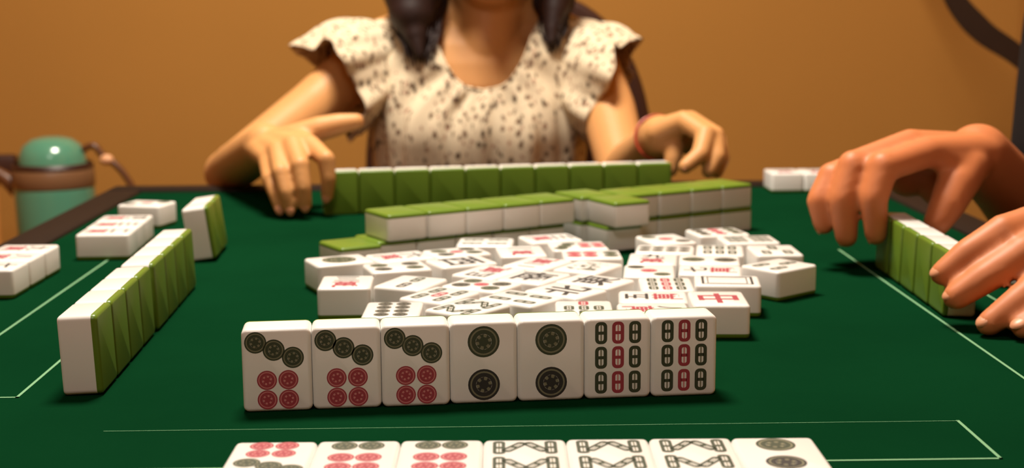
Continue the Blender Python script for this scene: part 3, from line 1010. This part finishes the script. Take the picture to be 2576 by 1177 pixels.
for q in (-1, 1):
    add_cone(bm, P(545, 950, 165), 52 * S, P(500, 950 + q * 165, 160), 44 * S, 24)
    add_cone(bm, P(560, 950 + q * 70, -215), 74 * S, P(455, 950 + q * 90, -216), 56 * S, 24)
    add_cone(bm, P(455, 950 + q * 90, -216), 54 * S, P(470, 950 + q * 90, -630), 34 * S, 24)
    add_cone(bm, P(475, 950 + q * 90, -650), 30 * S, P(370, 950 + q * 96, -656), 25 * S, 24)
for sh, el, wr_, fg, tb in (((468, 1148, 160), (458, 1112, -34), (325, 974, 74), MF, MFT),
                            ((500, 785, 160), (500, 730, -24), (368, 790, 54), MN, MNT)):
    add_cone(bm, P(*sh), 46 * S, P(*((Vector(sh) + Vector(el)) / 2)), 40 * S, 24)
    add_cone(bm, P(*((Vector(sh) + Vector(el)) / 2)), 40 * S, P(*el), 33 * S, 24)
    hand(bm, wr_, fg, tb, 1.1, 21, el, 30, fk=1.26 if fg is MF else 1.2, tk=1.3, heel=[(280, 985, 58, 15), (300, 975, 52, 15)] if fg is MF else [])
Lm, R3m = head(bm, (505, 950, 340), (-1, 0, -0.45), 1.05)
under(link('body', remesh(bm, 0.0023, 7), M_SKINM), man)
face_tmp(man, Lm, R3m)
nails_tmp(man, MF, [(-1, 0, .1)] * 4, 1.1)
nails_tmp(man, MN, [(-.5, -.4, 1)] * 4, 1.1)
bm = bmesh.new()
add_ell(bm, P(552, 950, 60), (99 * S, 147 * S, 148 * S))
add_ell(bm, P(560, 950, -90), (97 * S, 136 * S, 136 * S))
add_ell(bm, P(566, 950, -190), (108 * S, 146 * S, 60 * S))
for q, sh, el in ((1, (468, 1148, 160), (458, 1112, -34)), (-1, (500, 785, 160), (500, 730, -24))):
    add_cone(bm, P(545, 950, 162), 56 * S, P(*sh), 51 * S, 24)
    sv, ev = Vector(sh), Vector(el)
    add_cone(bm, P(*sv), 51 * S, P(*(sv + (ev - sv) * .50)), 57 * S, 28)
under(link('shirt', remesh(bm, 0.005, 4), M_BLACK), man)
bm = bmesh.new()
add_ell(bm, P(566, 950, -207), (112 * S, 150 * S, 84 * S))
for q in (-1, 1):
    add_cone(bm, P(560, 950 + q * 70, -214), 80 * S, P(455, 950 + q * 90, -216), 62 * S, 24)
    add_cone(bm, P(455, 950 + q * 90, -216), 60 * S, P(470, 950 + q * 90, -610), 44 * S, 24)
under(link('trousers', remesh(bm, 0.006, 4), M_NAVY), man)
for q in (-1, 1):
    bm = bmesh.new()
    add_cone(bm, P(478, 950 + q * 90, -650), 37 * S, P(362, 950 + q * 97, -656), 29 * S, 20)
    bmesh.ops.bisect_plane(bm, geom=bm.verts[:] + bm.edges[:] + bm.faces[:], plane_co=P(0, 0, -681), plane_no=(0, 0, 1), clear_inner=True)
    under(bm_obj('shoe', bm, M_BLACK), man)
bm = bmesh.new()
add_ell(bm, Lm(0, -16, 36), (78 * S, 88 * S, 76 * S), R3m, 32)
add_ell(bm, Lm(0, -40, -10), (70 * S, 58 * S, 60 * S), R3m, 32)
under(link('hair', remesh(bm, 0.004, 3), M_HAIR), man)

# ------------------------------------------------------------------ chairs
def arch_panel(bm, w, h, t, c, power=2.6, z0=0.0, R_=None):
    """upright panel with a rounded top: outline in xz, thickness along y (metres)"""
    n_ = 36
    out = [(-w, z0)]
    for k in range(n_ + 1):
        a = math.pi - math.pi * k / n_
        ca, sa = math.cos(a), math.sin(a)
        out.append((w * math.copysign(abs(ca) ** (2 / power), ca), z0 + (h - z0) * 0.35 + (h - z0) * 0.65 * abs(sa) ** (2 / power)))
    out.append((w, z0))
    f = bm.faces.new([bm.verts.new((c[0] + x, c[1] - t / 2, c[2] + z)) for x, z in out])
    r = bmesh.ops.extrude_face_region(bm, geom=[f])
    bmesh.ops.translate(bm, vec=(0, t, 0), verts=[v for v in r['geom'] if isinstance(v, bmesh.types.BMVert)])
    bmesh.ops.recalc_face_normals(bm, faces=bm.faces[:])
    es = [e for e in bm.edges if e.is_valid and len(e.link_faces) == 2 and e.calc_face_angle(0) > 1.0]
    bmesh.ops.bevel(bm, geom=es, offset=t * .3, segments=3, profile=0.5, affect='EDGES')
def make_chair(name, loc, rz, label, w, top, mseat, mback, mleg):
    """chair facing -y; loc = floor point under the seat centre; top = height of the back"""
    r = empty(name, loc, rz)
    tag(r, label, 'chair')
    bm = bmesh.new(); add_box(bm, (0, 0, 0.425), (0.42, 0.42, 0.05), 0.018, 3); bm_obj('seat', bm, mseat, r)
    bm = bmesh.new(); arch_panel(bm, w, top - 0.50, 0.03, (0, 0.215, 0.50)); bm_obj('backrest', bm, mback, r)
    for sx in (-1, 1):
        for sy in (-1, 1):
            bm = bmesh.new()
            if sy > 0:
                tube(bm, [(sx * .18, .20, 0), (sx * .18, .195, .42), (sx * .16, .225, .60)], .017, 10)
            else:
                tube(bm, [(sx * .18, -.185, 0), (sx * .18, -.18, .41)], .017, 10)
            bm_obj('leg', bm, mleg, r)
    return r
make_chair('chair', (-2 * S, 1602 * S, 0), 0.0, 'dark brown chair with a rounded back behind the woman', 0.205, TZ + 197 * S, M_CHAIR, M_CHAIR, M_CHAIR)
make_chair('chair', (570 * S, 950 * S, 0), -math.pi / 2, 'dark chair under the person reaching in from the right', 0.18, TZ + 60 * S, M_CHAIR, M_CHAIR, M_CHAIR)

# wooden chair at the far left, only its back corner is in view
lc = empty('wooden_chair', (-815 * S, 2010 * S, 0))
tag(lc, 'light wooden chair with a dark top rail at the left frame edge', 'chair')
bm = bmesh.new(); add_box(bm, (0, -0.06, TZ - 42 * S), (0.27, 0.024, 34 * S), 0.006); bm_obj('top_rail', bm, M_CHAIR, lc)
bm = bmesh.new(); add_box(bm, (0, -0.06, TZ - 150 * S), (0.205, 0.016, 184 * S), 0.005); bm_obj('back_panel', bm, M_TAN, lc)
bm = bmesh.new(); add_box(bm, (-.06, -0.26, 0.44), (0.36, 0.40, 0.04), 0.01); bm_obj('seat', bm, M_TAN, lc)
for sx in (-1, 1):
    bm = bmesh.new(); tube(bm, [(sx * .12 - .03, -.06, TZ - 62 * S), (sx * .15 - .06, -.08, 0.44), (sx * .15 - .06, -.06, 0)], .015, 10); bm_obj('leg', bm, M_TAN, lc)
    bm = bmesh.new(); tube(bm, [(sx * .15 - .06, -.42, .43), (sx * .15 - .06, -.42, 0)], .015, 10); bm_obj('leg', bm, M_TAN, lc)

# ------------------------------------------------------------------ teal kettle on a side table
kz = TZ - 150 * S
st = empty('side_table', (-590 * S, 1800 * S, 0))
tag(st, 'small dark side table under the teal kettle, mostly hidden by the mahjong table', 'table')
bm = bmesh.new(); add_box(bm, (0, 0, kz - .0125), (0.20, 0.24, 0.025), 0.006); bm_obj('tabletop', bm, M_CHAIR, st)
for sx in (-1, 1):
    for sy in (-1, 1):
        bm = bmesh.new(); add_box(bm, (sx * .08, sy * .10, (kz - .025) / 2), (0.03, 0.03, kz - .025), 0.003); bm_obj('leg', bm, M_CHAIR, st)
kt = empty('kettle', (-591 * S, 1800 * S, kz))
tag(kt, 'shiny teal kettle with a domed lid and brown handle beyond the left table edge', 'kettle')
bm = bmesh.new(); lathe(bm, [(0, 0), (44 * S, 0), (49 * S, 4 * S), (50 * S, 40 * S), (51 * S, 92 * S), (50 * S, 101 * S)]); bm_obj('body', bm, M_TEAL, kt)
bm = bmesh.new(); lathe(bm, [(50.5 * S, 100 * S), (51.5 * S, 102 * S), (51 * S, 122 * S), (48 * S, 126 * S), (0, 126 * S)]); bm_obj('band', bm, M_BAND, kt)
bm = bmesh.new(); lathe(bm, [(50 * S, 123 * S), (51 * S, 127 * S), (48 * S, 131 * S)]); bm_obj('rim', bm, M_CHAIR, kt)
bm = bmesh.new(); lathe(bm, [(43 * S, 128 * S), (42 * S, 140 * S), (36 * S, 153 * S), (25 * S, 161 * S), (12 * S, 164 * S), (0, 164.5 * S)]); bm_obj('lid', bm, M_TEAL, kt)
bm = bmesh.new()
tube(bm, spline([(40 * S, 0, 148 * S), (54 * S, 0, 152 * S), (66 * S, 0, 138 * S), (80 * S, 0, 128 * S), (93 * S, 0, 112 * S), (101 * S, 0, 92 * S), (86 * S, 0, 70 * S), (50 * S, 0, 62 * S)], 30), 4.6 * S, 10)
hd = bm_obj('handle', bm, M_HANDLE, kt)
bm = bmesh.new(); add_ell(bm, (70 * S, -2 * S, 134 * S), (9 * S, 7 * S, 7 * S)); bm_obj('handle_highlight', bm, M_HIGHLIGHT, kt)  # pale bead standing in for the highlight on the handle
bm = bmesh.new(); tube(bm, spline([(-46 * S, 0, 96 * S), (-62 * S, 0, 110 * S), (-78 * S, 0, 122 * S)], 8), [13 * S, 12 * S, 11 * S, 10 * S, 9 * S, 8 * S, 7 * S, 6.5 * S], 14); bm_obj('spout', bm, M_HANDLE, kt)

# ------------------------------------------------------------------ shoulder bag hanging at the right, its dark strap sags across the wall
bag = empty('shoulder_bag', (735 * S, 1900 * S, TZ - 60 * S))
tag(bag, 'dark leather bag strap looping down at the top right corner', 'bag')
bm = bmesh.new()
mid = spline([(560, 1905, 330), (574, 1905, 250), (592, 1904, 186), (632, 1902, 139), (680, 1900, 106), (722, 1898, 62), (742, 1897, 10)], 40)
wid = [7, 9, 10, 12, 14, 16, 15, 14, 12, 10, 8, 7]
rows_ = []
for i, p in enumerate(mid):
    t = (mid[min(i + 1, 39)] - mid[max(i - 1, 0)]).normalized()
    nn = Vector((-t.z, 0, t.x))
    fpos = i / 39 * (len(wid) - 1); k0 = min(int(fpos), len(wid) - 2)
    w_ = wid[k0] + (wid[k0 + 1] - wid[k0]) * (fpos - k0)
    rows_.append([bm.verts.new(P(*(p + nn * a * w_ + Vector((0, b, 0))))) for a, b in ((-1, 2), (-1, -2), (1, -2), (1, 2))])
for a, b in zip(rows_, rows_[1:]):
    for k in range(4):
        bm.faces.new((a[k], a[(k + 1) % 4], b[(k + 1) % 4], b[k]))
bm.faces.new(rows_[0]); bm.faces.new(list(reversed(rows_[-1])))
bmesh.ops.recalc_face_normals(bm, faces=bm.faces[:])
under(bm_obj('strap', bm, M_STRAP), bag)
bm = bmesh.new(); add_box(bm, P(738, 1898, -60), (0.09, 0.05, 0.17), 0.02, 3); under(bm_obj('pouch', bm, M_STRAP), bag)
hk = empty('coat_hook', P(560, 2195, 340))
tag(hk, 'metal coat hook on the back wall holding the dark bag strap', 'hook')
bm = bmesh.new(); add_box(bm, (0, 0, 0), (0.03, 0.012, 0.08), 0.004); bm_obj('plate', bm, M_METAL, hk)
bm = bmesh.new(); tube(bm, [(0, 0, -.01), (0, -.16, -.02), (0, -.325, -.015), (0, -.345, .02)], .006, 8); bm_obj('hook_arm', bm, M_METAL, hk)
_body.free()
